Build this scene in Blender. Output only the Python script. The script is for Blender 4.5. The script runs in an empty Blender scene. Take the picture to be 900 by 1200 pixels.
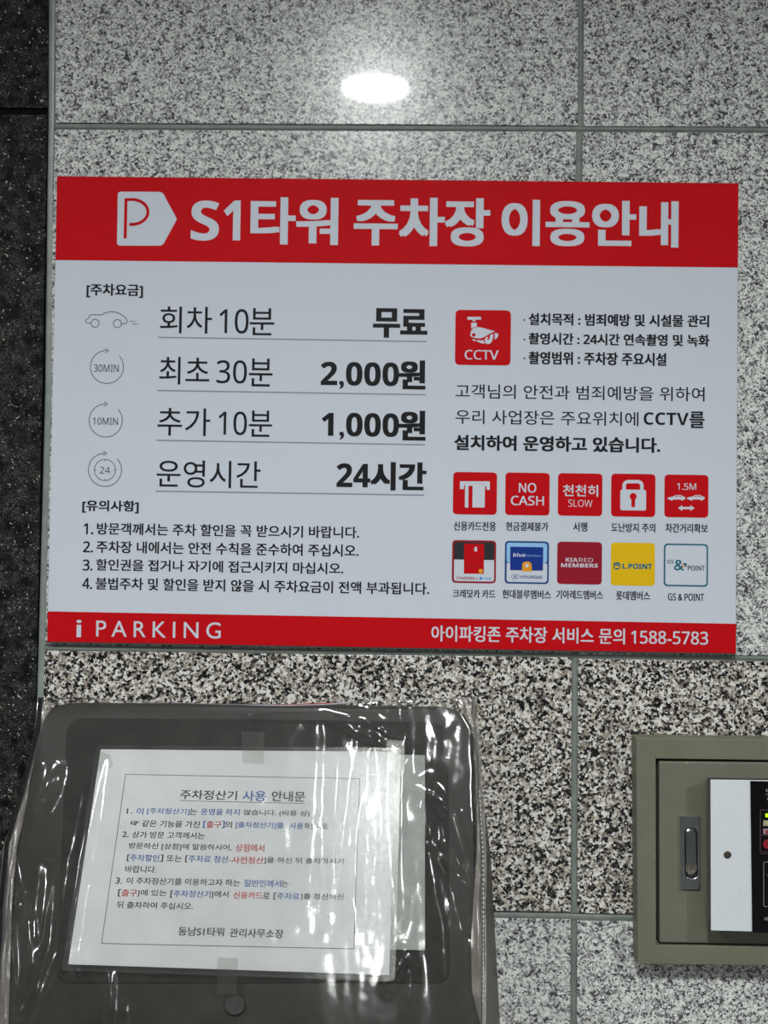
import bpy, bmesh, math, random
import numpy as np
from mathutils import Vector, noise

C = bpy.context.scene.collection
SC = bpy.context.scene
random.seed(7)

# ---------------------------------------------------------------- camera, exposure, world, lights
F = 1300.0                                   # focal length in pixels of the 900x1200 frame
RX, RY, RZ = 1.5818783840380373, -0.009157111101048958, 0.003468553790621128
CAM = np.array([0.38987952401033504, -1.271431403443543, 1.441538283])
def rot(rx, ry, rz):
    c, s = math.cos, math.sin
    X = np.array([[1,0,0],[0,c(rx),-s(rx)],[0,s(rx),c(rx)]])
    Y = np.array([[c(ry),0,s(ry)],[0,1,0],[-s(ry),0,c(ry)]])
    Z = np.array([[c(rz),-s(rz),0],[s(rz),c(rz),0],[0,0,1]])
    return Z @ Y @ X
MR = rot(RX, RY, RZ)
cd = bpy.data.cameras.new('camera'); cam = bpy.data.objects.new('camera', cd); C.objects.link(cam)
cam.location = CAM; cam.rotation_mode = 'XYZ'; cam.rotation_euler = (RX, RY, RZ)
cd.sensor_fit = 'HORIZONTAL'; cd.sensor_width = 36.0; cd.lens = F / 900.0 * 36.0; cd.clip_start = .01
SC.camera = cam
SC.view_settings.view_transform = 'Standard'; SC.view_settings.look = 'None'
SC.view_settings.exposure = 0.62; SC.view_settings.gamma = 1.0; SC.view_settings.use_curve_mapping = False

w = bpy.data.worlds.new('world'); SC.world = w; w.use_nodes = True
bg = w.node_tree.nodes['Background']; bg.inputs[0].default_value = (.93, .97, 1, 1); bg.inputs[1].default_value = .05

CEIL = 2.52
LAMPS = [(.349, -1.455, 30), (2.1, -1.6, 26), (2.9, -4.2, 30), (-1.3, -1.6, 26), (-2.3, -4.2, 30)]

def unproj(px, py, n, p0):
    """points of the photograph's pixel grid -> points on the plane (n, p0)"""
    px = np.atleast_1d(np.asarray(px, float)); py = np.atleast_1d(np.asarray(py, float))
    d = np.stack([(px-450)/F, (600-py)/F, -np.ones_like(px)], -1) @ MR.T
    t = ((np.asarray(p0)-CAM) @ n) / (d @ n)
    return CAM + t[:, None]*d
NW = np.array([0., 1., 0.])
def wall(px, py, Y=0.0): return unproj(px, py, NW, (0, Y, 0))
def w1(px, py, Y=0.0): return Vector(wall(px, py, Y)[0])

# ---------------------------------------------------------------- helpers
def tag(o, label=None, cat=None, group=None, kind=None):
    if label: o['label'] = label
    if cat: o['category'] = cat
    if group: o['group'] = group
    if kind: o['kind'] = kind
    return o
def empty(name, loc, label, cat, group=None):
    o = bpy.data.objects.new(name, None); C.objects.link(o); o.location = loc; o.empty_display_size = .02
    return tag(o, label, cat, group)
def link(name, me, mat=None, parent=None, keep=True):
    o = bpy.data.objects.new(name, me); C.objects.link(o)
    if mat is not None and not me.materials: me.materials.append(mat)
    if parent is not None:
        o.parent = parent
        if keep: o.location = -Vector(parent.location) if parent.parent is None else Vector((0,0,0))
    return o
def pyd(name, vs, fs, mat=None, parent=None, smooth=False):
    me = bpy.data.meshes.new(name); me.from_pydata([tuple(v) for v in vs], [], fs); me.update()
    bm = bmesh.new(); bm.from_mesh(me); bmesh.ops.recalc_face_normals(bm, faces=bm.faces); bm.to_mesh(me); bm.free()
    if smooth: me.shade_smooth()
    return link(name, me, mat, parent)
def bevel(o, w_=.001, seg=2):
    m = o.modifiers.new('bevel', 'BEVEL'); m.width = w_; m.segments = seg; m.limit_method = 'ANGLE'; m.angle_limit = .6
    return o
def prism(name, front, back, mat, parent, bev=0, seg=2):
    """solid between two matching outlines (lists of points)"""
    n = len(front); vs = list(front)+list(back)
    fs = [tuple(range(n)), tuple(range(2*n-1, n-1, -1))] + [(i, (i+1) % n, n+(i+1) % n, n+i) for i in range(n)]
    o = pyd(name, vs, fs, mat, parent)
    if bev: bevel(o, bev, seg)
    return o
def ring(name, outer, inner, outer_b, inner_b, mat, parent, bev=0):
    """frame: outlines outer/inner at the front, outer_b/inner_b at the back"""
    n = len(outer); vs = list(outer)+list(inner)+list(outer_b)+list(inner_b); fs = []
    for i in range(n):
        j = (i+1) % n
        fs += [(i, j, n+j, n+i), (2*n+i, 2*n+j, j, i), (n+i, n+j, 3*n+j, 3*n+i), (2*n+j, 2*n+i, 3*n+i, 3*n+j)]
    o = pyd(name, vs, fs, mat, parent)
    if bev: bevel(o, bev)
    return o
def rr(pts, r, seg=6):
    """round the corners of a 2-D polygon"""
    out = []; n = len(pts)
    rs = r if isinstance(r, (list, tuple)) else [r]*n
    for i in range(n):
        p0, p, p1 = (np.array(pts[k % n], float) for k in (i-1, i, i+1))
        a = (p0-p)/np.linalg.norm(p0-p); b = (p1-p)/np.linalg.norm(p1-p); R = rs[i]
        if R <= 0: out.append(tuple(p)); continue
        A = p+a*R; B = p+b*R
        for k in range(seg+1):
            t = k/seg; out.append(tuple((1-t)**2*A+2*t*(1-t)*p+t*t*B))
    return out
def disc_px(cx, cy, rx, ry=None, n=24): 
    ry = ry or rx
    return [(cx+rx*math.cos(2*math.pi*k/n), cy+ry*math.sin(2*math.pi*k/n)) for k in range(n)]

# ---------------------------------------------------------------- materials
def mat(name, col, rough=.5, metal=0, spec=.5, coat=0, coat_r=.03, emit=None, es=1):
    m = bpy.data.materials.new(name); m.use_nodes = True; b = m.node_tree.nodes['Principled BSDF']
    b.inputs['Base Color'].default_value = (*col, 1); b.inputs['Roughness'].default_value = rough
    b.inputs['Metallic'].default_value = metal; b.inputs['Specular IOR Level'].default_value = spec
    b.inputs['Coat Weight'].default_value = coat; b.inputs['Coat Roughness'].default_value = coat_r
    if emit: b.inputs['Emission Color'].default_value = (*emit, 1); b.inputs['Emission Strength'].default_value = es
    return m
def N(m, t, **k):
    n = m.node_tree.nodes.new(t)
    for a, v in k.items():
        if hasattr(n, a) and a not in ('inputs',): setattr(n, a, v)
    return n
def L(m, a, b): m.node_tree.links.new(a, b)
def mixf(m, a, b, f, mode='MIX'):
    n = N(m, 'ShaderNodeMix'); n.data_type = 'RGBA'; n.blend_type = mode
    for s, v in ((6, a), (7, b), (0, f)):
        if hasattr(v, 'links') or hasattr(v, 'is_linked'): L(m, v, n.inputs[s])
        else: n.inputs[s].default_value = v
    return n.outputs[2]
def ramp(m, src, stops, interp='LINEAR'):
    r = N(m, 'ShaderNodeValToRGB'); r.color_ramp.interpolation = interp; e = r.color_ramp.elements
    while len(e) < len(stops): e.new(.5)
    for q, (p, c) in zip(e, stops): q.position = p; q.color = (*c, 1) if len(c) == 3 else c
    L(m, src, r.inputs[0]); return r.outputs[0]
def tnoise(m, co, scale, det=2, rough=.5, dist=0):
    n = N(m, 'ShaderNodeTexNoise'); n.inputs['Scale'].default_value = scale; n.inputs['Detail'].default_value = det
    n.inputs['Roughness'].default_value = rough; n.inputs['Distortion'].default_value = dist
    L(m, co, n.inputs['Vector']); return n
def tile_coords(m):
    tc = N(m, 'ShaderNodeTexCoord'); oi = N(m, 'ShaderNodeObjectInfo')
    mul = N(m, 'ShaderNodeMath', operation='MULTIPLY'); L(m, oi.outputs['Random'], mul.inputs[0]); mul.inputs[1].default_value = 7.0
    add = N(m, 'ShaderNodeVectorMath', operation='ADD'); L(m, tc.outputs['Object'], add.inputs[0]); L(m, mul.outputs[0], add.inputs[1])
    return add.outputs[0]
def warp(m, co, scale, amt):
    n = tnoise(m, co, scale, 2)
    s = N(m, 'ShaderNodeVectorMath', operation='SUBTRACT'); L(m, n.outputs['Color'], s.inputs[0]); s.inputs[1].default_value = (.5,.5,.5)
    k = N(m, 'ShaderNodeVectorMath', operation='SCALE'); L(m, s.outputs[0], k.inputs[0]); k.inputs['Scale'].default_value = amt
    a = N(m, 'ShaderNodeVectorMath', operation='ADD'); L(m, co, a.inputs[0]); L(m, k.outputs[0], a.inputs[1]); return a.outputs[0]
def vor(m, co, scale):
    v = N(m, 'ShaderNodeTexVoronoi'); v.inputs['Scale'].default_value = scale; L(m, co, v.inputs['Vector'])
    s = N(m, 'ShaderNodeSeparateColor'); L(m, v.outputs['Color'], s.inputs[0]); return s.outputs

def granite(name, g_scale, stops, s_scale, speck_t, speck_c, cluster=.36, coat=.7):
    m = mat(name, (.4,.4,.4), .24, spec=.17, coat=coat, coat_r=.025); b = m.node_tree.nodes['Principled BSDF']
    co = tile_coords(m)
    cw = warp(m, co, g_scale*1.3, 1.5/g_scale)
    v = vor(m, cw, g_scale)
    cl = tnoise(m, co, g_scale*.22, 3, .6)
    # grains gather in patches
    a = N(m, 'ShaderNodeMath', operation='MULTIPLY_ADD'); L(m, cl.outputs['Fac'], a.inputs[0]); a.inputs[1].default_value = cluster*4; a.inputs[2].default_value = -cluster*2
    s = N(m, 'ShaderNodeMath', operation='ADD'); L(m, v[0], s.inputs[0]); L(m, a.outputs[0], s.inputs[1])
    col = ramp(m, s.outputs[0], stops, 'CONSTANT')
    v2 = vor(m, warp(m, co, s_scale*1.2, 1.3/s_scale), s_scale)
    sp = ramp(m, v2[1], [(0, (1,1,1)), (speck_t, (0,0,0))], 'CONSTANT')
    col = mixf(m, col, (*speck_c, 1), sp)
    fine = tnoise(m, co, g_scale*2.5, 2, .6)
    col = mixf(m, col, ramp(m, fine.outputs['Fac'], [(.3, (.74,.74,.74)), (.65, (1,1,1))]), .8, 'MULTIPLY')
    L(m, col, b.inputs['Base Color'])
    return m
GRAY = granite('light_granite', 400, [(0, (.05,.051,.053)), (.07, (.17,.17,.17)), (.20, (.33,.33,.325)), (.42, (.50,.50,.485)), (.72, (.66,.66,.64))],
               750, .11, (.05,.05,.052))
DARK = granite('coarse_granite', 320, [(0, (.010,.010,.011)), (.22, (.07,.064,.060)), (.33, (.26,.225,.19)), (.52, (.44,.40,.355)), (.74, (.64,.62,.595))],
               520, .14, (.02,.02,.02), cluster=.12)
def black_stone():
    m = mat('black_stone', (.01,.01,.01), .6, spec=.06); b = m.node_tree.nodes['Principled BSDF']; co = tile_coords(m)
    cw = warp(m, co, 160, .012)
    n = tnoise(m, cw, 190, 2, .5, 3.5)
    ln = ramp(m, n.outputs['Fac'], [(.475, (0,0,0)), (.497, (1,1,1)), (.503, (1,1,1)), (.525, (0,0,0))])
    p = tnoise(m, co, 70, 3, .65)
    pm = ramp(m, p.outputs['Fac'], [(.36, (0,0,0)), (.66, (1,1,1))])
    k = mixf(m, ln, pm, 1.0, 'MULTIPLY')
    col = mixf(m, (.003,.0035,.0035,1), (.24,.245,.22,1), k)
    v = vor(m, cw, 900)
    gl = ramp(m, v[0], [(0, (1,1,1)), (.004, (0,0,0))], "CONSTANT")
    col = mixf(m, col, (.5,.52,.45,1), gl)
    L(m, col, b.inputs['Base Color'])
    bp = N(m, 'ShaderNodeBump'); bp.inputs['Strength'].default_value = .5; bp.inputs['Distance'].default_value = .001
    L(m, n.outputs['Fac'], bp.inputs['Height']); L(m, bp.outputs[0], b.inputs['Normal'])
    return m
BLACK = black_stone()
def noisy(name, c1, c2, scale, rough=.6, bump=0, bscale=None, dist=.0005, **k):
    m = mat(name, c1, rough, **k); b = m.node_tree.nodes['Principled BSDF']
    tc = N(m, 'ShaderNodeTexCoord'); n = tnoise(m, tc.outputs['Object'], scale, 4, .6)
    L(m, ramp(m, n.outputs['Fac'], [(.35, c1), (.65, c2)]), b.inputs['Base Color'])
    if bump:
        n2 = tnoise(m, tc.outputs['Object'], bscale or scale, 3)
        bp = N(m, 'ShaderNodeBump'); bp.inputs['Strength'].default_value = bump; bp.inputs['Distance'].default_value = dist
        L(m, n2.outputs['Fac'], bp.inputs['Height']); L(m, bp.outputs[0], b.inputs['Normal'])
    return m
GROUT = noisy('grout', (.115,.13,.12), (.16,.175,.16), 60, .6)
SEAL = noisy('sealant', (.15,.17,.158), (.21,.23,.215), 40, .4)
OLIVE = noisy('olive_paint', (.112,.112,.080), (.128,.128,.092), 30, .5, bump=.35, bscale=900, dist=.0004)
OLIVE_D = noisy('olive_paint_door', (.106,.107,.078), (.120,.121,.088), 20, .5, bump=.25, bscale=900, dist=.0003)
CHROME = mat('chrome', (.50,.52,.54), .2, 1)
CHROMEW = noisy('worn_chrome', (.26,.22,.16), (.36,.32,.25), 400, .4, metal=.7)
COVER = noisy('grey_paint', (.52,.54,.58), (.55,.57,.61), 300, .45)
COVERD = mat('dark_edge', (.08,.075,.07), .5)
GLOSSB = mat('glossy_black', (.003,.003,.004), .10, spec=.3)
SIGNW = mat('sign_white', (.455,.48,.54), .6, spec=.08)
SIGNR = mat('sign_red', (.40,.003,.006), .6, spec=.06)
SIGNE = mat('sign_board_edge', (.05,.045,.045), .7)
INK = mat('black_ink', (.006,.006,.008), .6, spec=.15)
RULE = mat('grey_rule', (.17,.19,.225), .55)
KIOSK = noisy('kiosk_plastic', (.024,.0225,.021), (.032,.0305,.029), 25, .45, spec=.2)
KIOSKP = noisy('kiosk_panel', (.013,.0122,.0115), (.022,.0207,.0195), 40, .5, spec=.15)
SIDE = mat('kiosk_side', (.13,.125,.108), .5)
PAPER = noisy('paper', (.60,.61,.64), (.65,.66,.69), 30, .6)
BACKP = noisy('backing_sheet', (.20,.21,.205), (.27,.28,.27), 50, .35)
NBLK = mat('print_black', (.035,.035,.04), .6); NBLU = mat('print_blue', (.05,.12,.36), .6); NRED = mat('print_red', (.45,.045,.05), .6)
def film(name, haze, hcol, gl, rough, tint=(.97,.97,.96), bump=0, bscale=500):
    m = bpy.data.materials.new(name); m.use_nodes = True; nt = m.node_tree; nt.nodes.clear()
    out = N(m, 'ShaderNodeOutputMaterial'); tr = N(m, 'ShaderNodeBsdfTransparent'); df = N(m, 'ShaderNodeBsdfDiffuse'); g = N(m, 'ShaderNodeBsdfGlossy')
    tr.inputs[0].default_value = (*tint, 1); df.inputs[0].default_value = (*hcol, 1); g.inputs['Roughness'].default_value = rough
    tc = N(m, 'ShaderNodeTexCoord'); n = tnoise(m, tc.outputs['Object'], 22, 4, .65)
    hz = N(m, 'ShaderNodeMapRange'); L(m, n.outputs['Fac'], hz.inputs[0]); hz.inputs[1].default_value = .3; hz.inputs[2].default_value = .75
    hz.inputs[3].default_value = haze*.5; hz.inputs[4].default_value = haze*1.6
    m1 = N(m, 'ShaderNodeMixShader'); L(m, hz.outputs[0], m1.inputs[0]); L(m, tr.outputs[0], m1.inputs[1]); L(m, df.outputs[0], m1.inputs[2])
    fr = N(m, 'ShaderNodeFresnel'); fr.inputs[0].default_value = 1.45
    k = N(m, 'ShaderNodeMath', operation='MULTIPLY'); L(m, fr.outputs[0], k.inputs[0]); k.inputs[1].default_value = gl; k.use_clamp = True
    m2 = N(m, 'ShaderNodeMixShader'); L(m, k.outputs[0], m2.inputs[0]); L(m, m1.outputs[0], m2.inputs[1]); L(m, g.outputs[0], m2.inputs[2])
    if bump:
        n2 = tnoise(m, tc.outputs['Object'], bscale, 3, .6); bp = N(m, 'ShaderNodeBump'); bp.inputs['Strength'].default_value = bump; bp.inputs['Distance'].default_value = .001
        L(m, n2.outputs['Fac'], bp.inputs['Height']); L(m, bp.outputs[0], g.inputs['Normal']); L(m, bp.outputs[0], fr.inputs['Normal'])
    L(m, m2.outputs[0], out.inputs[0]); return m
FILM = film('plastic_film', .015, (.45,.42,.38), 2.3, .085, bump=.03)
SEAM = film('plastic_seam', .42, (.36,.32,.295), 2.0, .15)
SLEEVE = film('laminate', .02, (.7,.7,.7), 1.3, .14, bump=.12, bscale=350)
TAPE = film('clear_tape', .010, (.5,.5,.48), 1.0, .2)
def pm(name, c): return mat(name, c, .6, spec=.08)

# ---------------------------------------------------------------- ceiling, floor, far walls, lamps
PLAS = noisy('plaster', (.55,.55,.54), (.6,.6,.59), 5, .8); FLOORM = noisy('floor_screed', (.07,.075,.07), (.10,.10,.095), 8, .5); FARW = noisy('far_wall', (.03,.03,.032), (.04,.04,.042), 5, .8)
def box(name, a, b, m, parent=None, bev=0):
    x0,y0,z0 = a; x1,y1,z1 = b
    vs = [(x,y,z) for z in (z0,z1) for y in (y0,y1) for x in (x0,x1)]
    fs = [(0,1,3,2),(4,6,7,5),(0,4,5,1),(2,3,7,6),(0,2,6,4),(1,5,7,3)]
    o = pyd(name, vs, fs, m, parent)
    if bev: bevel(o, bev)
    return o
tag(box('floor', (-4, -9.3, -.05), (5, .2, 0), FLOORM), kind='structure')
# ceiling: a slab with a real hole over every recessed lamp
def ceiling():
    bm = bmesh.new(); xs = sorted({-4, 5} | {v for x, y, p in LAMPS for v in (x-.083, x+.083)}); ys = sorted({-9.3, .2} | {v for x, y, p in LAMPS for v in (y-.083, y+.083)})
    vg = {(i, j): bm.verts.new((x, y, CEIL)) for i, x in enumerate(xs) for j, y in enumerate(ys)}
    for i in range(len(xs)-1):
        for j in range(len(ys)-1):
            cx, cy = (xs[i]+xs[i+1])/2, (ys[j]+ys[j+1])/2
            if any(abs(cx-x) < .083 and abs(cy-y) < .083 for x, y, p in LAMPS): continue
            bm.faces.new([vg[i,j], vg[i,j+1], vg[i+1,j+1], vg[i+1,j]])
    g = bmesh.ops.extrude_face_region(bm, geom=list(bm.faces)); 
    for e in g['geom']:
        if isinstance(e, bmesh.types.BMVert): e.co.z += .1
    bmesh.ops.recalc_face_normals(bm, faces=bm.faces)
    me = bpy.data.meshes.new('ceiling'); bm.to_mesh(me); bm.free(); return tag(link('ceiling', me, PLAS), kind='structure')
ceiling()
tag(box('wall_back', (-4, -9.4, 0), (5, -9.3, CEIL+.1), FARW), kind='structure')
LENS = mat('lamp_lens', (.9,.9,.9), .5, emit=(.95,1,.97), es=30); LENS2 = mat('batten_diffuser', (.9,.9,.9), .5, emit=(.95,1,.97), es=12); TRIM = mat('lamp_trim', (.8,.8,.8), .4)
def lathe(name, prof, m, parent, seg=32):
    vs = [(r*math.cos(2*math.pi*k/seg), r*math.sin(2*math.pi*k/seg), z) for r, z in prof for k in range(seg)]
    fs = [(a*seg+k, a*seg+(k+1) % seg, (a+1)*seg+(k+1) % seg, (a+1)*seg+k) for a in range(len(prof)-1) for k in range(seg)]
    me = bpy.data.meshes.new(name); me.from_pydata(vs, [], fs); me.shade_smooth(); o = link(name, me, m, parent, keep=False); return o
names = ['nearest the granite wall, straight above the sign', 'right of the sign, nearer the granite wall', 'right of the sign, farther into the hall', 'left of the black stone, nearer the granite wall', 'left of the black stone, farther into the hall']
for (x, y, p), nm in zip(LAMPS, names):
    t = empty('recessed_downlight', (x, y, CEIL), 'round white recessed ceiling downlight, '+nm, 'ceiling light', 'recessed ceiling downlights')
    lathe('trim_ring', [(.122,-.001),(.120,-.006),(.086,-.007),(.080,-.001),(.080,.03)], TRIM, t)
    lathe('lens', [(.080,.0155),(.0005,.0155)], LENS, t)
    ld = bpy.data.lights.new('downlight_glow', 'AREA'); ld.shape = 'DISK'; ld.size = .158; ld.energy = p; ld.color = (.96,1,.98)
    lo = bpy.data.objects.new('downlight_glow', ld); C.objects.link(lo); lo.parent = t; lo.location = (0, 0, .0148)

for yc, nm in ((-3.75, 'the nearer one to the granite wall'), (-6.6, 'the one nearest the far wall')):
    t = empty('linear_ceiling_light', (.44, yc, CEIL), 'long white ceiling batten light, '+nm, 'ceiling light', 'long ceiling batten lights')
    o = box('housing', (-.06, -.62, -.045), (.06, .62, 0), TRIM); o.parent = t; bevel(o, .004)
    o = box('diffuser', (-.045, -.60, -.058), (.045, .60, -.0455), LENS2); o.parent = t
    ld = bpy.data.lights.new('batten_glow', 'AREA'); ld.shape = 'RECTANGLE'; ld.size = .09; ld.size_y = 1.2; ld.energy = 18; ld.color = (.96,1,.98)
    lo = bpy.data.objects.new('batten_glow', ld); C.objects.link(lo); lo.parent = t; lo.location = (0, 0, -.0585)

# ---------------------------------------------------------------- walls: beds of grout with every stone slab a piece of its own
wf = tag(box('wall_front', (-.0030, .0028, 0), (3.2, .10, CEIL), GROUT), kind='structure')
wl = tag(box('wall_left', (-2.2, .0030, 0), (-.0032, .10, CEIL), mat('dark_joint', (.004,.004,.004), .9, spec=.03)), kind='structure')
def slab(px, m, parent, Y=0.0, bev=.0007, name='granite_slab', d=.0032):
    pts = [w1(a, b, Y) for a, b in px]; c = sum(pts, Vector())/4
    vs = [p-c for p in pts]; bk = [Vector((v.x, v.y+d, v.z)) for v in vs]
    fs = [(0,1,2,3),(7,6,5,4)]+[(i,(i+1) % 4,4+(i+1) % 4,4+i) for i in range(4)]
    o = pyd(name, list(vs)+bk, fs, m, None); o.parent = parent; o.location = c; bevel(o, bev, 2); return o
TL0 = (66.5,-470); 
slab([(67.5,-470),(678.5,-470),(677.2,147.2),(64.6,143.6)], GRAY, wf)
slab([(684.5,-470),(1300,-470),(1300,150),(684,147.8)], GRAY, wf)
slab([(63.8,151.6),(675.4,154.2),(669.8,765.6),(52.6,755.2)], GRAY, wf)
slab([(683.2,154.6),(1300,158),(1300,771),(677.8,767)], GRAY, wf)
slab([(52,762.6),(670.2,770.6),(669,1068.6),(46,1060)], DARK, wf)
slab([(677.6,772.3),(1300,781),(1300,1081),(676.6,1070.2)], DARK, wf)
slab([(45,1067),(669,1077.8),(665.5,1700),(30,1690)], GRAY, wf)
slab([(676.4,1079.2),(1300,1089),(1297,1710),(673.5,1703)], GRAY, wf)
slab([(1308,-470),(1930,-470),(1930,152),(1307,150)], GRAY, wf)
slab([(1307,158),(1930,162),(1930,776),(1306,772)], GRAY, wf)
slab([(1306,781),(1930,790),(1930,1090),(1305,1082)], DARK, wf)
slab([(1305,1090),(1930,1098),(1930,1718),(1304,1711)], GRAY, wf)
for o in wl, : pass
B1 = slab([(-600,-470),(59,-470),(55.6,126.6),(-600,125)], BLACK, wl, 0, .0012, 'black_slab')
B2 = slab([(-600,133),(55.4,134.2),(37,1075),(-600,1066)], BLACK, wl, 0, .0012, 'black_slab')
B3 = slab([(-600,1074),(37,1083),(26,1700),(-600,1690)], BLACK, wl, 0, .0012, 'black_slab')
# bead of sealant between the black stone and the granite
vs = []; fs = []
ctr = [(62.5,-470),(61.6,0),(60.6,146),(59.6,200),(57.4,460),(50.2,740),(47.4,830),(42,1060),(28,1695)]
hw = [4.2,4.3,3.8,3.6,4.3,4.4,4.2,4.2,4.2]
for (x, y), h in zip(ctr, hw):
    for k in range(7):
        a = math.pi*k/6; q = w1(x-h*math.cos(a), y, .0015-.0022*math.sin(a)); vs.append(q)
for i in range(len(ctr)-1):
    for k in range(6): fs.append((i*7+k, i*7+k+1, (i+1)*7+k+1, (i+1)*7+k))
pyd('sealant_bead', vs, fs, SEAL, wf, True)
# grout joints: slightly hollow strips in the gaps between the slabs
def strip(a, b, h, n='grout_joint', dark=False):
    a = np.array(a, float); b = np.array(b, float); u = (b-a)/np.linalg.norm(b-a); nn = np.array([-u[1], u[0]]); vs = []
    for p in (a, b):
        for k in range(5):
            s = -1+k/2; q = p+nn*h*s; vs.append(w1(q[0], q[1], .0012+.0009*(1-abs(s)**2)*-1+.0009))
    return pyd(n, vs, [(k, k+1, 6+k, 5+k) for k in range(4)], GROUT, wf, True)
strip((64,147.8), (1300,153.2), 2.9); strip((54,759.3), (1300,776.2), 2.7); strip((46,1064), (1300,1085), 3.6)
strip((681.5,-470), (680.6,148), 2.9); strip((679.2,155), (673.8,766), 3.0); strip((673.9,772), (672.8,1070), 3.0); strip((672.7,1079), (669.5,1700), 3.0)

# ---------------------------------------------------------------- flat print
def homog(src, dst):
    A = []
    for (x, y), (u, v) in zip(src, dst):
        A.append([x,y,1,0,0,0,-u*x,-u*y,-u]); A.append([0,0,0,x,y,1,-v*x,-v*y,-v])
    return np.linalg.svd(np.array(A, float))[2][-1].reshape(3, 3)
def happly(H, x, y):
    q = H @ np.stack([np.ravel(x), np.ravel(y), np.ones(np.size(x))]); return q[0]/q[2], q[1]/q[2]
ICONS = ['camera_icon','card_only_icon','no_cash_icon','go_slow_icon','padlock_icon','car_distance_icon','credit_card_icon','blue_card_icon','red_members_icon','yellow_point_icon','white_point_icon']
class Face:
    """a printed flat face: corners in the photograph, plane in the place, and a straight grid on it"""
    def __init__(s, corners, W, Hh, n, p0, parent):
        s.n = np.asarray(n, float); s.p0 = np.asarray(p0, float); s.parent = parent
        s.H = homog([(0,0),(W,0),(W,Hh),(0,Hh)], corners); s.Hi = np.linalg.inv(s.H); s.acc = {}; s.z = 0; s.gid = 0; s.tid = 0
    def place(s, u, v, off):
        px, py = happly(s.H, u, v); return unproj(px, py, s.n, s.p0+s.off(off))
    def off(s, o): return (s.n if s.n @ (CAM-s.p0) > 0 else -s.n)*o
    def add(s, key, m, u, v, faces, lift=.00012):
        vs = s.place(u, v, lift+s.z); s.z = (s.z+1.2e-6) % 1.8e-5
        L_ = s.acc.setdefault((key, m.name, s.gid), [[], [], m]); b = len(L_[0]); L_[0] += [tuple(p) for p in vs]; L_[1] += [tuple(b+i for i in f) for f in faces]
    def flush(s, parents=None):
        out = {}
        for (key, mn, gi), (vs, fs, m) in s.acc.items():
            me = bpy.data.meshes.new(key); me.from_pydata(vs, [], fs); me.materials.append(m)
            par = s.parent
            for ic in ICONS:
                if key != ic and key.startswith(ic[:-4]): par = next(o for (k, a, b), o in out.items() if k == ic)
            o = bpy.data.objects.new(key, me); C.objects.link(o); o.parent = par
            root = par
            o.location = -Vector(par.location) if par.parent is None else (0,0,0)
            out[key, mn, gi] = o
        s.acc = {}; return out
    # --- shapes given by pixel positions
    def poly(s, key, m, pts, lift=.00012):
        x, y = zip(*pts); u, v = happly(s.Hi, x, y); s.add(key, m, u, v, [tuple(range(len(pts)))], lift)
    def rect(s, key, m, x0, y0, x1, y1, r=0, lift=.00012):
        u, v = happly(s.Hi, [x0, x1], [y0, y1]); p = [(u[0],v[0]),(u[1],v[0]),(u[1],v[1]),(u[0],v[1])]
        if r: p = rr(p, r)
        a, b = zip(*p); s.add(key, m, a, b, [tuple(range(len(p)))], lift)
    def line(s, key, m, pts, wd, lift=.00012, closed=False):
        x, y = zip(*pts); u, v = happly(s.Hi, x, y); P = np.stack([u, v], -1); n = len(P); V = []; Fc = []
        for i in range(n):
            a = P[(i-1) % n] if closed or i else P[i]; b = P[(i+1) % n] if closed or i < n-1 else P[i]
            t = (b-a)/max(np.linalg.norm(b-a), 1e-9); nn = np.array([-t[1], t[0]])*wd/2
            V += [P[i]+nn, P[i]-nn]
        for i in range(n if closed else n-1):
            j = (i+1) % n; Fc.append((2*i, 2*i+1, 2*j+1, 2*j))
        V = np.array(V); s.add(key, m, V[:, 0], V[:, 1], Fc, lift)
    def text(s, key, m, txt, x0, y0, x1, y1, off=0.0, emb=0.0, lift=.00016, spacing=1.0, shear=0.0):
        if off > 0: emb = max(emb, off*.9); off = 0.0
        co, fs = glyphs(txt, off, spacing, shear)
        g0 = s.gid; s.tid += 1; s.gid = g0 if '_icon' in key or key == 'header_lettering' else ('t', s.tid)
        mn = co.min(0); mx = co.max(0); u, v = happly(s.Hi, [x0, x1], [y0, y1])
        su = (u[1]-u[0])/(mx[0]-mn[0]); sv = (v[1]-v[0])/(mx[1]-mn[1])
        sh = [(0, 0)] if not emb else [(0, 0), (emb, emb*.6), (-emb, emb*.6), (emb, -emb*.6), (-emb, -emb*.6)]
        for dx, dy in sh:
            U = u[0]+(co[:, 0]-mn[0])*su+dx*sv; V = v[1]-(co[:, 1]-mn[1])*sv+dy*sv
            s.add(key, m, U, V, fs, lift)
        s.gid = g0
def sans(t, bold=False):
    D, U_, W_ = (0x1D7EC, 0x1D5D4, 0x1D5EE) if bold else (0x1D7E2, 0x1D5A0, 0x1D5BA); r = ''
    for c in t:
        if c.isascii() and c.isdigit(): r += chr(D+ord(c)-48)
        elif 'A' <= c <= 'Z': r += chr(U_+ord(c)-65)
        elif 'a' <= c <= 'z': r += chr(W_+ord(c)-97)
        else: r += c
    return r
_g = {}
_keep = bpy.data.curves.new('print_keeper', 'FONT'); _keep.body = '주A1'
_kob = bpy.data.objects.new('print_keeper', _keep)
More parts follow.
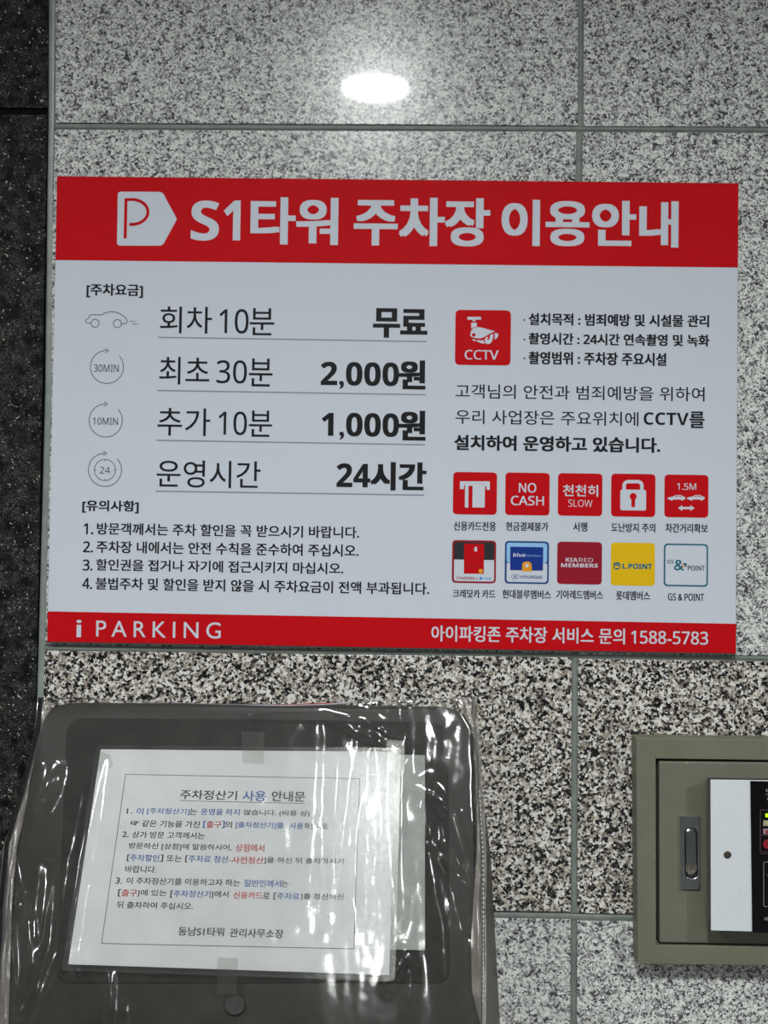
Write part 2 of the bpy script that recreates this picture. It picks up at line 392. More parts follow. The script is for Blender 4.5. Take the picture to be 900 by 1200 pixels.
def glyphs(txt, off, spacing, shear):
    k = (txt, off, spacing, shear)
    if k in _g: return _g[k]
    c = bpy.data.curves.new('print', 'FONT'); c.body = txt; c.offset = off; c.fill_mode = 'FRONT'; c.resolution_u = 4; c.space_character = spacing; c.shear = shear
    o = bpy.data.objects.new('print', c); C.objects.link(o); bpy.context.view_layer.update()
    me = o.to_mesh(); co = np.empty(len(me.vertices)*3, 'f'); me.vertices.foreach_get('co', co); co = co.reshape(-1, 3)[:, :2].astype(float)
    fs = [tuple(p.vertices) for p in me.polygons]; o.to_mesh_clear(); bpy.data.objects.remove(o); bpy.data.curves.remove(c)
    _g[k] = (co, fs); return _g[k]

# ---------------------------------------------------------------- the sign
SY = -.0062
sc_ = [(67,206.6),(865.3,214.8),(862.3,765.6),(55.4,751.8)]
sign = empty('parking_sign', w1(460, 760, 0), 'wide red and white parking fee sign board mounted on the grey granite wall', 'sign')
fr = [w1(a, b, SY) for a, b in sc_]; bk = [Vector((p.x, -.0004, p.z)) for p in fr]
prism('sign_board', fr, bk, SIGNW, sign)
eb = [p+Vector((dx, .0006, dz)) for p, (dx, dz) in zip(fr, ((-.0003,.0003),(.0004,.0003),(.0004,-.0016),(-.0003,-.0016)))]
ring('board_edge', eb, [Vector((p.x, p.y+.0006, p.z)) for p in fr], [Vector((p.x, -.0005, p.z)) for p in eb], bk, SIGNE, sign)
S = Face(sc_, 782, 535, NW, (0, SY, 0), sign)
S.poly('header_band', SIGNR, [(67,206.6),(865.3,214.8),(864.7,313.6),(65,304.8)], .00006)
S.poly('footer_band', SIGNR, [(56,716.4),(862.5,731),(862.3,765.6),(55.4,751.8)], .00006)
# logo
W_ = SIGNW
tw = 'header_lettering'
def P2(ox, oy, k, pts): return [(ox+a/k, oy+b/k) for a, b in pts]
S.poly('parking_emblem', W_, rr(P2(130, 215, 10.59, [(85,102),(638,104),(820,442),(640,772),(75,772)]), [4,4,1.6,4,4]))
arc = [(20+240+ 200*math.sin(t)*1.0, 353-155*math.cos(t)) for t in np.linspace(0, math.pi, 15)]
pth = [(172,201)]+[(185,201)]+[(x, y) for x, y in arc]+[(228,508)]
S.line('parking_emblem_letter', SIGNR, P2(130, 215, 10.59, pth), 3.5, .0002)
S.line('parking_emblem_letter', SIGNR, P2(130, 215, 10.59, [(187,188),(182,400),(176,682)]), 3.5, .0002)
S.text(tw, W_, sans('S', True), 224.5,235,256,282, .006); S.text(tw, W_, sans('1', True), 263,235,281,281.5, .006)
S.text(tw, W_, '타워', 296,232,394,286, 0, .034); S.text(tw, W_, '주차장', 417,232,572,288, 0, .034); S.text(tw, W_, '이용안내', 590,235,793,289, 0, .034)
# footer
fl = 'footer_lettering'
S.text(fl, W_, 'i', 90,726.5,95,746.5, .012); S.text(fl, W_, 'PARKING', 113,727,258.5,748.5, .003, 0, spacing=1.45)
S.text(fl, W_, '아이파킹존 주차장 서비스 문의', 506,733,732,755, 0, .018); S.text(fl, W_, sans('1588-5783'), 740,739,829.5,755.5, .014)
# fares
fa = 'fare_lettering'; I = INK
S.text(fa, I, '[주차요금]', 102,332.5,167,349, 0, .034)
LT = .004
for row in [('회차', 188,359,248,391), ('분', 293,361,321,393), ('최초', 187,418,245,451), ('분', 292,420,319,453), ('추가', 185,478,246,511), ('분', 292,481,318.5,512), ('운영시간', 184,539,305,572.5)]:
    S.text(fa, I, row[0], *row[1:], LT)
for row in [('10', 257.5,362,291,391), ('30', 254,422,289,449.5), ('10', 256.5,482,289,510)]: S.text(fa, I, sans(row[0]), *row[1:], .004)
for a, b, c, d in [(185.3,395.3,499.8,400.3), (184.3,457.6,498.8,462.6), (183.3,516,498,521.2), (182.3,575.6,497.2,580.3)]: S.gid += 1; S.line('fare_rule', RULE, [(a,b),(c,d)], 1.55)
for row in [('무료', 439,362,499,395.5), ('원', 469,423,497,455.5), ('원', 469,482,497,515.5), ('시간', 436,542,498,574.5)]: S.text(fa, I, row[0], *row[1:], 0, .045)
for row in [('2,000', 376.5,424,467,456.5), ('1,000', 377.5,483.5,467,516), ('24', 395,543,433.5,571)]: S.text(fa, I, sans(row[0], True), *row[1:], .012)
# notes
no = 'note_lettering'
S.text(no, I, '[유의사항]', 97,586,162,601.5, 0, .034)
for t, num, r in [('방문객께서는 주차 할인을 꼭 받으시기 바랍니다.', '1.', (114,612.5,420.5,631)), ('주차장 내에서는 안전 수칙을 준수하여 주십시오.', '2.', (113.5,633.7,420,652.5)),
                  ('할인권을 접거나 자기에 접근시키지 마십시오.', '3.', (113,655,402,673)), ('불법주차 및 할인을 받지 않을 시 주차요금이 전액 부과됩니다.', '4.', (112.5,676.6,502.5,697))]:
    S.text(no, I, t, *r, 0, .024); S.text(no, I, sans(num), r[0]-15.6, r[1]+.8, r[0]-5, r[1]+13.6, .022)
# small line pictures
GI = pm('icon_grey', (.05,.052,.06)); pc = 'fare_pictogram'
carp = P2(90, 350, 11.25, [(190,325),(140,322),(115,300),(125,275),(155,258),(165,230),(185,212),(250,212),(325,214),(370,190),(430,172),(500,174),(560,195),(620,230),(655,265),(662,300),(655,330),(590,331)])
S.gid += 1; S.line(pc, GI, carp, .85); S.line(pc, GI, disc_px(90+241/11.25, 350+325/11.25, 4.7), .85, closed=True); S.line(pc, GI, disc_px(90+535/11.25, 350+329/11.25, 4.7), .85, closed=True)
for a in [(697,299,752,299),(770,299,785,299),(732,332,798,333),(812,333,822,333)]: S.line(pc, GI, P2(90, 350, 11.25, [a[:2], a[2:]]), .7)
for cx, cy in ((125.3,430),(123.9,492.7),(123,550.6)):
    S.gid += 1; S.line(pc, GI, [(cx+19.4*math.sin(t), cy-19.4*math.cos(t)) for t in np.linspace(math.radians(48), math.radians(362), 44)], .85)
    S.line(pc, GI, [(cx-1.8,cy-21.8),(cx+2.4,cy-19.2),(cx-2.2,cy-16.4)], .85)
S.text(pc, GI, sans('30MIN'), 110,427,139,436, .006); S.text(pc, GI, sans('10MIN'), 109,489.3,138,498, .006); S.text(pc, GI, sans('24'), 117,547,129,555, 0)
S.line(pc, GI, disc_px(123,550.8,12.4), .8, closed=True)
for k in range(4):
    a = k*math.pi/2; S.line(pc, GI, [(123+12.4*math.cos(a), 550.8+12.4*math.sin(a)), (123+10*math.cos(a), 550.8+10*math.sin(a))], .7)
# camera notice
ct = 'surveillance_notice_lettering'
for t, r in [('설치목적 : 범죄예방 및 시설물 관리', (620,367,830.5,383.3)), ('촬영시간 : 24시간 연속촬영 및 녹화', (620,390,831,406)), ('촬영범위 : 주차장 주요시설', (620,412,780.5,428.6))]:
    S.text(ct, I, sans(t), *r, 0, .036); S.gid += 1; S.poly('bullet_dot', I, disc_px(614.5, r[1]+8, 1.1, n=10))
S.text(ct, I, '고객님의 안전과 범죄예방을 위하여', 534,450,825.5,470.5, .008); S.text(ct, I, '우리 사업장은 주요위치에', 534,480,748,499.5, .008)
S.text(ct, I, sans('CCTV', True), 754.3,483,807,498.5, 0); S.text(ct, I, '를', 808.5,482.5,825,501.5, 0, .03)
S.text(ct, I, '설치하여 운영하고 있습니다.', 533,510,773,530.5, 0, .04)
# tiles of pictures
def icon(nm, m, x0, y0, x1, y1, r=5): S.rect(nm, m, x0, y0, x1, y1, r, .00010)
K1 = 'camera_icon'; icon(K1, SIGNR, 533.8,363,598.2,428.4, 6)
q = lambda pts: P2(525, 355, 10.59, pts); k1 = 'camera_icon_symbol'
for pts in ([(240,172),(410,172),(410,208),(240,208)], [(306,208),(340,208),(340,228),(306,228)], [(288,245),(358,245),(358,290),(320,300),(288,320)],
            [(275,400),(285,350),(310,315),(350,298),(400,302),(500,328),(585,352),(540,370),(490,400),(440,430),(400,442),(340,436),(290,420)],
            [(295,445),(330,452),(345,478),(318,472)], [(345,458),(400,466),(440,460),(445,480),(460,508),(400,496),(365,480)],
            [(455,450),(480,420),(500,425),(485,450),(500,462),(520,430),(515,405),(560,380),(560,430),(545,480),(515,508),(480,510),(460,490)], [(575,375),(610,375),(628,395),(610,435),(575,455),(582,410)]):
    S.poly(k1, W_, q(pts), .00016)
S.poly('camera_icon_mark', SIGNR, disc_px(525+319/10.59, 355+397/10.59, 2.1), .0002)
S.text(k1, W_, sans('CCTV'), 544.8,410,584,421.6, .012)
S.text('icon_caption', I, '신용카드전용', 532,611,581,622.2, 0, .022); S.text('icon_caption', I, '현금결제불가', 593,611.6,642.5,622.4, 0, .022); S.text('icon_caption', I, '서행', 672,612,688,623, 0, .022)
S.text('icon_caption', I, '도난방지 주의', 716.5,612.8,767.7,624, 0, .022); S.text('icon_caption', I, '차간거리확보', 780,613.2,829.3,624.6, 0, .022)
S.text('icon_caption', I, '크레딧카 카드', 531,690.6,580.3,701, 0, .022); S.text('icon_caption', I, '현대블루멤버스', 589,691,645.3,702, 0, .022); S.text('icon_caption', I, '기아레드멤버스', 652,691.5,706.5,702.6, 0, .022)
S.text('icon_caption', I, '롯데멤버스', 722,692.5,761.5,703.5, 0, .022); S.text('icon_caption', I, sans('GS & POINT'), 783,695.3,825,704.2, .02)
icon('card_only_icon', SIGNR, 531.2,553,582,603.4); s1 = 'card_only_icon_symbol'
S.poly(s1, W_, P2(520,540,5,[(95,120),(270,120),(270,170),(250,170),(250,150),(240,150),(240,135),(125,135),(118,150),(118,166),(95,166)]), .00016)
S.rect(s1, W_, 553.8,569.4,568,594.8, .8, .00016); S.rect(s1, W_, 545,568,548.8,594.8, .5, .00016); S.rect(s1, W_, 545,567,568,569.6, 0, .00015)
icon('no_cash_icon', SIGNR, 592.4,553.6,643.8,604.2); S.text('no_cash_icon_lettering', W_, sans('NO'), 608.3,566,628.2,577.3, .016); S.text('no_cash_icon_lettering', W_, sans('CASH'), 599,581,637.2,592.4, .016)
icon('go_slow_icon', SIGNR, 654,554.4,705.6,605); S.text('go_slow_icon_lettering', W_, '천천히', 660,568,700.6,582, 0, .02); S.text('go_slow_icon_lettering', W_, sans('SLOW'), 666,585.4,694.2,594.2, -.004)
icon('padlock_icon', SIGNR, 716.4,555,767.8,606); s4 = 'padlock_icon_symbol'
S.line(s4, W_, P2(700,540,5,[(157,172),(157,140),(163,128),(176,122),(240,122),(254,128),(261,140),(261,172)]), 3.9, .00016); S.rect(s4, W_, 727,573.6,757,598.4, 2.5, .00015)
S.poly('padlock_keyhole', SIGNR, disc_px(742,581.8,4.1), .0002); S.rect('padlock_keyhole', SIGNR, 739.9,583,744.2,594.2, 1, .0002)
icon('car_distance_icon', SIGNR, 778.8,556,830,606.8); s5 = 'car_distance_icon_symbol'
S.text(s5, W_, sans('1.5M'), 793.6,566.2,815.8,574.2, .006)
for ox in (412,): 
    for dx, fl_ in ((0,1),(114,1)):
        body = [(0,20),(12,15),(30,13),(45,4),(78,3),(92,12),(103,16),(103,27),(95,30),(86,38),(76,30),(34,30),(24,38),(14,30),(0,28)]
        S.poly(s5, W_, P2(700,540,5,[(ox+dx+a, 197+b) for a, b in body]), .00016)
        S.poly('car_distance_mark', SIGNR, P2(700,540,5,[(ox+dx+a, 197+b) for a, b in [(38,12),(48,7),(60,7),(60,12)]]), .0002)
        S.poly('car_distance_mark', SIGNR, P2(700,540,5,[(ox+dx+a, 197+b) for a, b in [(64,12),(64,7),(76,7),(85,12)]]), .0002)
S.poly(s5, W_, P2(700,540,5,[(473,277),(498,260),(498,270),(545,270),(545,260),(570,277),(545,294),(545,284),(498,284),(498,294)]), .00016)
# member cards
DR = pm('print_dark_red', (.22,.008,.018)); CH = pm('print_charcoal', (.022,.024,.027)); NV = pm('print_navy', (.01,.045,.16)); LB = pm('print_light_blue', (.22,.40,.62))
BL = pm('print_blue_card', (.008,.028,.19)); OR_ = pm('print_orange', (.60,.25,.02)); TE = pm('print_teal', (.01,.10,.15)); YE = pm('print_yellow', (.58,.36,.006)); GRY = pm('print_grey', (.05,.05,.06)); SKY = pm('print_sky_blue', (.05,.20,.55))
icon('credit_card_icon', DR, 530,632.8,581,683.8); S.rect('credit_card_icon_panel', CH, 532.2,635,578.9,656.4, 3, .00014); S.rect('credit_card_icon_panel', W_, 532.2,655.6,578.9,681.6, 3, .00015); S.rect('credit_card_icon_panel', W_, 532.2,655.6,578.9,670, 0, .00015)
S.rect('credit_card_picture', SIGNR, 544,637,567,672.6, 1.2, .0002); S.rect('credit_card_chip', W_, 556,641,559,646.2, .3, .00024); S.poly('credit_card_seal', OR_, disc_px(563.3,669.2,2.5), .00024)
for yy, xa in ((655.4,557),(663,545),(665,556)): S.line('credit_card_print', DR, [(xa,yy),(xa+8,yy)], .7, .00024)
S.text('credit_card_icon_lettering', DR, sans('I PARKING x', True), 534.6,675.6,560,679.4, 0, 0, .0002); S.poly('credit_card_icon_lettering', SKY, disc_px(563.4,677.8,1.7), .0002); S.text('credit_card_icon_lettering', SKY, sans('HYUNDAI', True), 566,676.4,575.6,679.4, 0, 0, .0002)
icon('blue_card_icon', NV, 591.8,633.8,643,684.6); S.rect('blue_card_icon_panel', LB, 593.8,635.8,641,660, 3.5, .00014); S.rect('blue_card_icon_panel', W_, 593.8,659.6,641,682.6, 3.5, .00015); S.rect('blue_card_icon_panel', W_, 593.8,659.6,641,672, 0, .00015)
S.rect('blue_card_picture', BL, 598,640.6,636.3,668.8, 1, .0002); S.poly('blue_card_tag', OR_, rr([(611.8,669.8),(611.8,658),(623.2,658),(623.2,669.8)], [.5,5.4,5.4,.5]), .00024); S.poly('blue_card_picture_lettering', W_, disc_px(617.4,662.8,2.1), .00028)
S.text('blue_card_picture_lettering', W_, sans('blue', True), 601,647.8,616,652.6, 0, 0, .00024, shear=.2); S.text('blue_card_picture_lettering', LB, sans('members'), 616.8,649.6,634.2,652.6, -.004, 0, .00024, shear=.2)
S.line('blue_card_icon_lettering', NV, disc_px(603.8,675.8,4.6,2.8), .5, .0002, True); S.text('blue_card_icon_lettering', NV, sans('H', True), 601.6,674,606,677.6, 0, 0, .0002, shear=.3); S.text('blue_card_icon_lettering', NV, sans('HYUNDAI', True), 610.4,674.2,635.4,678.4, .004, 0, .0002)
icon('red_members_icon', DR, 653.2,634.6,705.2,685.2); S.text('red_members_icon_lettering', W_, sans('KIA', True), 663,653.6,677,658.6, 0, 0, .00018); S.text('red_members_icon_lettering', W_, sans('RED'), 678.4,653.8,695,658.8, -.006, 0, .00018); S.text('red_members_icon_lettering', W_, sans('MEMBERS', True), 657.6,660,700.6,665.2, .012, 0, .00018)
icon('yellow_point_icon', YE, 716,635.6,767.2,686.8); S.text('yellow_point_icon_lettering', TE, sans('L.POINT', True), 729.6,660.4,764,667, .03, 0, .00018)
S.poly('yellow_point_emblem', TE, rr([(719,660),(723,658.6),(727,660),(727,666),(723,667.8),(719,666)], 1), .00018); S.rect('yellow_point_emblem_mark', YE, 720.2,663.2,725.8,665.6, 0, .0002); S.line('yellow_point_emblem_mark', YE, [(720.4,661.6),(725.6,661.6)], .5, .0002)
icon('white_point_icon', TE, 778,636.8,829.6,687.8); S.rect('white_point_icon_panel', W_, 779.9,638.7,827.8,685.9, 3.6, .00014)
S.text('white_point_icon_lettering', GRY, sans('GS'), 782.2,656,789.2,660.4, .03, 0, .00018); S.text('white_point_icon_lettering', TE, '&', 790,656,801.6,668.6, .012, 0, .00018); S.text('white_point_icon_lettering', GRY, sans('POINT'), 806,662.8,826,668.8, .03, 0, .00018)
S.poly('white_point_mark', TE, [(799.4,660.2),(804.8,659.8),(804.4,665)], .0002); S.poly('white_point_mark', OR_, [(798.4,662.4),(802.2,661.8),(801.8,666)], .00022)
objs = S.flush()
for (k, mn, gi), o in objs.items():
    if k == 'header_lettering': o['label'] = 'large white title lettering on the red band'
    if k == 'footer_lettering': o['label'] = 'white lettering on the lower red band'

# ---------------------------------------------------------------- payment kiosk
AL = math.radians(17); NK = np.array([0., -math.cos(AL), math.sin(AL)])
KP = wall(300, 826, -.040)[0]
def kp(px, py, off=0.0): return unproj(px, py, NK, KP+NK*off)
def k1_(px, py, off=0.0): return Vector(kp(px, py, off)[0])
kiosk = empty('payment_kiosk', w1(300, 1290, 0), 'dark grey plastic payment kiosk head under a clear plastic cover below the sign', 'payment machine')
outer = [(46,823.5),(300,824.5),(554.5,828.5),(559.5,1000),(566,1200),(568,1290),(-2,1290),(9,1200),(19,1000)]
def inset(pts, d):
    c = np.mean(pts, 0); return [tuple(np.array(p)+(c-np.array(p))/np.linalg.norm(c-np.array(p))*d) for p in pts]
o_out = rr(outer, [44,0,42,0,0,30,30,0,0], 8); o_in = inset(o_out, 5)
innr = [(79,841.5),(300,843),(525,847),(526.5,1152),(66,1152)]
i_out = rr(innr, [22,0,20,16,16], 8)
# wall-side outline of the housing
bo = [(58,834),(300,834),(553,838),(575,1000),(586,1200),(590,1300),(8,1300),(10,1200),(30,1000)]
b_out = rr(bo, [44,0,42,0,0,30,30,0,0], 8)
n = len(o_out)
front = [k1_(x, y, 0) for x, y in o_in]; mid = [k1_(x, y, -.004) for x, y in o_out]; mid2 = [k1_(x, y, -.012) for x, y in o_out]; back = [w1(x, y, -.0006) for x, y in b_out]
vs = front+mid+mid2; fs = [(a*n+i, a*n+(i+1) % n, (a+1)*n+(i+1) % n, (a+1)*n+i) for a in range(2) for i in range(n)]+[tuple(range(n))]
o = pyd('front_bezel', vs, fs, KIOSK, kiosk, True); o.data.set_sharp_from_angle(angle=.7) if hasattr(o.data, 'set_sharp_from_angle') else None
vs = mid2+back; fs = [(i, (i+1) % n, n+(i+1) % n, n+i) for i in range(n)]+[tuple(range(2*n-1, n-1, -1))]
pyd('housing', vs, fs, SIDE, kiosk, True)['label'] = 'olive grey rear housing flaring towards the wall'
ip = [k1_(x, y, .0014) for x, y in i_out]; ib = [k1_(x, y, .0002) for x, y in i_out]
prism('screen_panel', ip, ib, KIOSKP, kiosk, .0006)
bt = [k1_(x, y, .004) for x, y in disc_px(275,1178,11.5,11.5,28)]; bb = [k1_(x, y, .0002) for x, y in disc_px(275,1178,13,13,28)]
prism('round_button', bt, bb, noisy('button', (.035,.034,.033), (.05,.049,.048), 200, .5, spec=.1), kiosk, .0008)

# backing sheet and notice
bs = empty('backing_sheet', k1_(480, 1113, .002), 'pale grey sheet showing behind the right edge of the printed notice', 'sheet')
q = [(430,884),(498,885),(498,1113.5),(430,1112)]
prism('sheet', [k1_(x, y, .0042) for x, y in q], [k1_(x, y, .0036) for x, y in q], BACKP, bs)
notice = empty('printed_notice', k1_(270, 1136, .005), 'white printed notice with black, blue and red text in a clear sleeve', 'notice')
ncorn = [(118,878),(464,881),(456,1142.5),(80,1130)]
prism('paper', [k1_(x, y, .0072) for x, y in ncorn], [k1_(x, y, .0068) for x, y in ncorn], PAPER, notice)
scorn = rr([(113,873.5),(470,876),(463,1150),(72,1137)], 5, 4)
NP = Face([(147.2,907.4),(421.4,912.6),(414.6,1112),(119,1105.6)], 274, 200, NK, KP+NK*.0072, notice)
NP.line('notice_border', NBLK, [(147.2,907.4),(421.4,912.6)], .7); NP.line('notice_border', NBLK, [(421.4,912.6),(414.6,1112)], .7); NP.line('notice_border', NBLK, [(414.6,1112),(119,1105.6)], .7); NP.line('notice_border', NBLK, [(119,1105.6),(147.2,907.4)], .7)
NP.line('title_underline', NBLK, [(211,938.3),(357,941.6)], .6)
K, U, R_ = NBLK, NBLU, NRED
for m, t, a in [(K,'주차정산기',(212,925.6,277,937.6)), (U,'사용',(285,926.6,311,939)), (K,'안내문',(319,927,357,939.6)),
    (K,'1.',(149,947.6,155,953.6)), (U,'이',(160.8,946.8,167.4,954.6)), (U,'[주차정산기]',(173,946.8,221.6,955.4)), (K,'는',(223,947.4,230.4,955)), (U,'운영을 하지',(236,947.4,280.4,955.6)), (K,'않습니다. (비용 상)',(286,948.6,362.7,957.6)),
    (K,'☞',(153.6,961.8,162.8,967)), (K,'같은 기능을 가진',(167,961,233.6,970)), (U,'[',(238.6,962,240.6,970.4)), (R_,'출구',(242.6,962,259,970.4)), (U,']',(260.6,962,262.8,970.6)), (K,'의',(264,962.6,271.4,970.4)), (U,'[출차정산기]를',(276.7,962.8,332,971.8)), (U,'사용',(339.6,963.8,355,971.6)), (K,'하십시오.',(357,964,385,972.4)),
    (K,'2.',(143.8,974.4,150.6,981)), (K,'상가 방문 고객께서는',(155.6,974,239.4,983.4)),
    (K,'방문하신 [상점]에 말씀하시어,',(151.6,987.4,271,997.8)), (R_,'상점에서',(276.7,989,309.3,998.2)),
    (K,'[',(149.4,1001.4,151.4,1009.4)), (U,'주차할인',(153,1001,186,1009.6)), (K,']',(188.4,1001.4,190.6,1010)), (K,'또는',(196,1002,212.4,1010)), (K,'[',(217.6,1002.4,219.6,1010.6)), (U,'주차료 정산',(221.6,1002.2,267.4,1011.2)), (R_,'-사전정산',(269,1003.6,308.4,1012.4)), (K,']을 하신 뒤 출차하시기',(309.6,1004.2,402.4,1014)),
    (K,'바랍니다.',(147.4,1014.4,182.8,1023.2)),
    (K,'3.',(136.2,1028.2,142.8,1035.6)), (K,'이 주차정산기를 이용하고자 하는',(149,1028,281,1038.6)), (U,'일반인께서',(286.7,1030.6,328.8,1039.8)), (K,'는',(330,1031.8,337.4,1039.6)),
    (K,'[',(139,1042,141,1050.6)), (R_,'출구',(143,1042,160,1050.6)), (K,']에 있는',(161.4,1042.4,194.8,1051.2)), (K,'[',(200.2,1043.4,202.2,1052)), (U,'주차정산기',(204,1043.2,246.2,1052)), (K,']에서',(248,1044,267.2,1052.8)), (R_,'신용카드',(274,1044.8,307,1053.6)), (K,'로',(308.4,1046,315.8,1053.4)), (K,'[',(321,1046,323,1054.4)), (U,'주차료',(325,1046,350.6,1054.4)), (K,']를 정산하신',(352.4,1046.6,402.4,1055.6)),
    (K,'뒤 출차하여 주십시오.',(137.4,1056.2,225.8,1066)), (K,'동남S1타워',(209.6,1086,262,1097.4)), (K,'관리사무소장',(269.8,1087.8,331.8,1099.4))]:
    NP.text({'print_black':'notice_lettering', 'print_blue':'notice_lettering', 'print_red':'notice_lettering'}[m.name], m, t, *a, .0, .018)
for (k, mn, gi), o in NP.flush().items():
    if k == 'notice_lettering': o['label'] = {'print_black':'black', 'print_blue':'blue', 'print_red':'red'}[mn]+' printed words of the notice'
prism('clear_sleeve', [k1_(x, y, .0086) for x, y in scorn], [k1_(x, y, .0060) for x, y in scorn], SLEEVE, notice)
for q in ([(283,857),(310,858),(309,895),(284,894)], [(255,1122),(279,1123),(277,1166),(254,1165)], [(113,880),(129,884),(133,898),(112,904)], [(453,867),(474,868),(474,906),(453,905)]):
    prism('clear_tape', [k1_(x, y, .0092) for x, y in q], [k1_(x, y, .0089) for x, y in q], TAPE, notice)

# ---------------------------------------------------------------- the clear plastic bag over the kiosk
def seg_d(x, y, pts):
    best = np.full(x.shape, 1e9); par = np.zeros(x.shape); tot = sum(math.dist(a, b) for a, b in zip(pts, pts[1:])); run = 0
    for (ax, ay), (bx, by) in zip(pts, pts[1:]):
        l = math.hypot(bx-ax, by-ay); t = np.clip(((x-ax)*(bx-ax)+(y-ay)*(by-ay))/l/l, 0, 1)
        d = np.hypot(x-ax-t*(bx-ax), y-ay-t*(by-ay)); m = d < best; best = np.where(m, d, best); par = np.where(m, (run+t*l)/tot, par); run += l
    return best, par
RIDGES = [([(300,835),(380,832),(425,842),(462,862)], 9, 4.6), ([(390,845),(440,866),(470,890)], 7, 2.4), ([(498,920),(530,955),(547,1010),(556,1070)], 10, 5.6), ([(520,1000),(545,1040),(553,1085)], 9, 3.4),
          ([(507,915),(498,935),(500,985)], 12, 4.6), ([(500,985),(520,1090),(524,1180)], 12, 2.2), ([(62,890),(52,920),(38,950)], 15, 5.6), ([(22,1050),(32,1080),(34,1130),(30,1160)], 8, 3.2), ([(8,990),(16,1040),(12,1100),(20,1190)], 7, 3.0),
          ([(118,890),(95,1010),(78,1120),(40,1200)], 9, 2.6), ([(58,1020),(48,1100),(22,1200)], 8, 2.0), ([(80,1115),(88,1142)], 5, 2.5), ([(475,1115),(455,1160)], 8, 3.0), ([(130,1140),(128,1200)], 5, 1.4), ([(483,1130),(478,1200)], 7, 1.6),
          ([(45,830),(52,860),(46,890)], 5, 2.0), ([(540,822),(556,850)], 4, 2), ([(558,845),(562,900),(560,960)], 5, 2.0)]
NX, NY = 330, 400
yy = np.linspace(819, 1296, NY); xl = np.interp(yy, [819,850,880,930,990,1060,1200,1296], [45,42,35,22,5,-2,-8,-10]); xr = np.interp(yy, [819,850,900,1000,1150,1296], [558,560.5,564,569,570,568])
yt = lambda s: 0
X = xl[:, None]+(xr-xl)[:, None]*np.linspace(0, 1, NX)[None, :]; Yp = np.repeat(yy[:, None], NX, 1)
Yp = Yp + np.clip(1-(Yp-819)/60, 0, 1)*(4*np.cos((X-45)/512*2*math.pi)*-1+2.5)
h = np.full(X.shape, .0135)
for pts, wd, a in RIDGES:
    d, t = seg_d(X, Yp, pts); h += a*.0013*np.exp(-(d/wd)**2)*np.sin(np.pi*np.clip(t*.86+.07, 0, 1))**.6
vn = np.array([[noise.noise((x*.055, y*.006, 3.1)) for x in np.linspace(0, 560, NX)] for y in np.linspace(819, 1296, NY//4)]); vn = np.repeat(vn, 4, 0)[:NY]
vf = np.array([[noise.fractal((x*.02, y*.014, 9.3), .8, 2.1, 3) for x in np.linspace(0, 560, NX)] for y in np.linspace(819, 1296, NY//2)]); vf = np.repeat(vf, 2, 0)[:NY]
k = np.ones(5)/5
for A in (vn, vf):
    for c in range(NX): A[:, c] = np.convolve(np.pad(A[:, c], 2, 'edge'), k, 'valid')
zone = np.exp(-((X-432)/62)**2)*np.exp(-((Yp-950)/130)**2)
h += vn*.0030*zone + vf*.0006*(1-.7*np.clip((Yp-1100)/60, 0, 1)*(X > 150))
# the rim folds back round the body
edge = np.minimum(np.minimum(X-xl[:, None], xr[:, None]-X), (Yp-Yp[0:1])*1.1+5)
h -= .010*np.clip(1-edge/8, 0, 1)**2
P = kp(X.ravel(), Yp.ravel(), 0); 
# true plane position for each height
D = np.stack([(X.ravel()-450)/F, (600-Yp.ravel())/F, -np.ones(X.size)], -1) @ MR.T
T = ((KP+NK*h.ravel()[:, None]-CAM)*NK).sum(1)/(D @ NK); V = CAM+T[:, None]*D
idx = np.arange(NX*NY).reshape(NY, NX); Q = np.stack([idx[:-1, :-1], idx[:-1, 1:], idx[1:, 1:], idx[1:, :-1]], -1).reshape(-1, 4)
bag = empty('plastic_cover', k1_(300, 1290, .012), 'clear wrinkled plastic bag pulled over the dark payment kiosk', 'cover')
me = bpy.data.meshes.new('film'); me.from_pydata(V.tolist(), [], Q.tolist()); me.shade_smooth(); link('film', me, FILM, bag)
# stitched seam flap down the right edge, side gusset down the left
def flap(name, L_, R2, m, off=.010, seg=40, amp=.0015):
    ys = np.linspace(0, 1, seg); vs = []; fs = []; nx = 8
    ly = np.interp(ys, np.linspace(0, 1, len(L_)), [p[1] for p in L_]); lx = np.interp(ys, np.linspace(0, 1, len(L_)), [p[0] for p in L_])
    ry = np.interp(ys, np.linspace(0, 1, len(R2)), [p[1] for p in R2]); rx = np.interp(ys, np.linspace(0, 1, len(R2)), [p[0] for p in R2])
    for i in range(seg):
        for j in range(nx):
            s = j/(nx-1); x = lx[i]*(1-s)+rx[i]*s; y = ly[i]*(1-s)+ry[i]*s
            vs.append(k1_(x, y, off+amp*math.sin(s*math.pi)+amp*1.6*noise.noise((x*.07, y*.045, 1.7))))
    for i in range(seg-1):
        for j in range(nx-1): a = i*nx+j; fs.append((a, a+1, a+nx+1, a+nx))
    return pyd(name, vs, fs, m, bag, True)
flap('seam_flap', [(536,824),(556,860),(560,930),(558,1010),(552,1100),(553,1160),(562,1198)], [(557,822),(563,860),(568,930),(570,1010),(569,1100),(570,1160),(564,1200)], SEAM, .004)
flap('gusset_fold', [(44,822),(38,880),(22,940),(4,990),(-2,1060),(-6,1130),(-8,1200),(-10,1290)], [(62,824),(44,880),(33,940),(20,990),(14,1060),(12,1130),(10,1200),(2,1290)], SEAM, -.002)
SW = pm('stitch_white', (.55,.53,.5)); st = Face([(0,800),(600,800),(600,1300),(0,1300)], 600, 500, NK, KP+NK*.0125, bag)
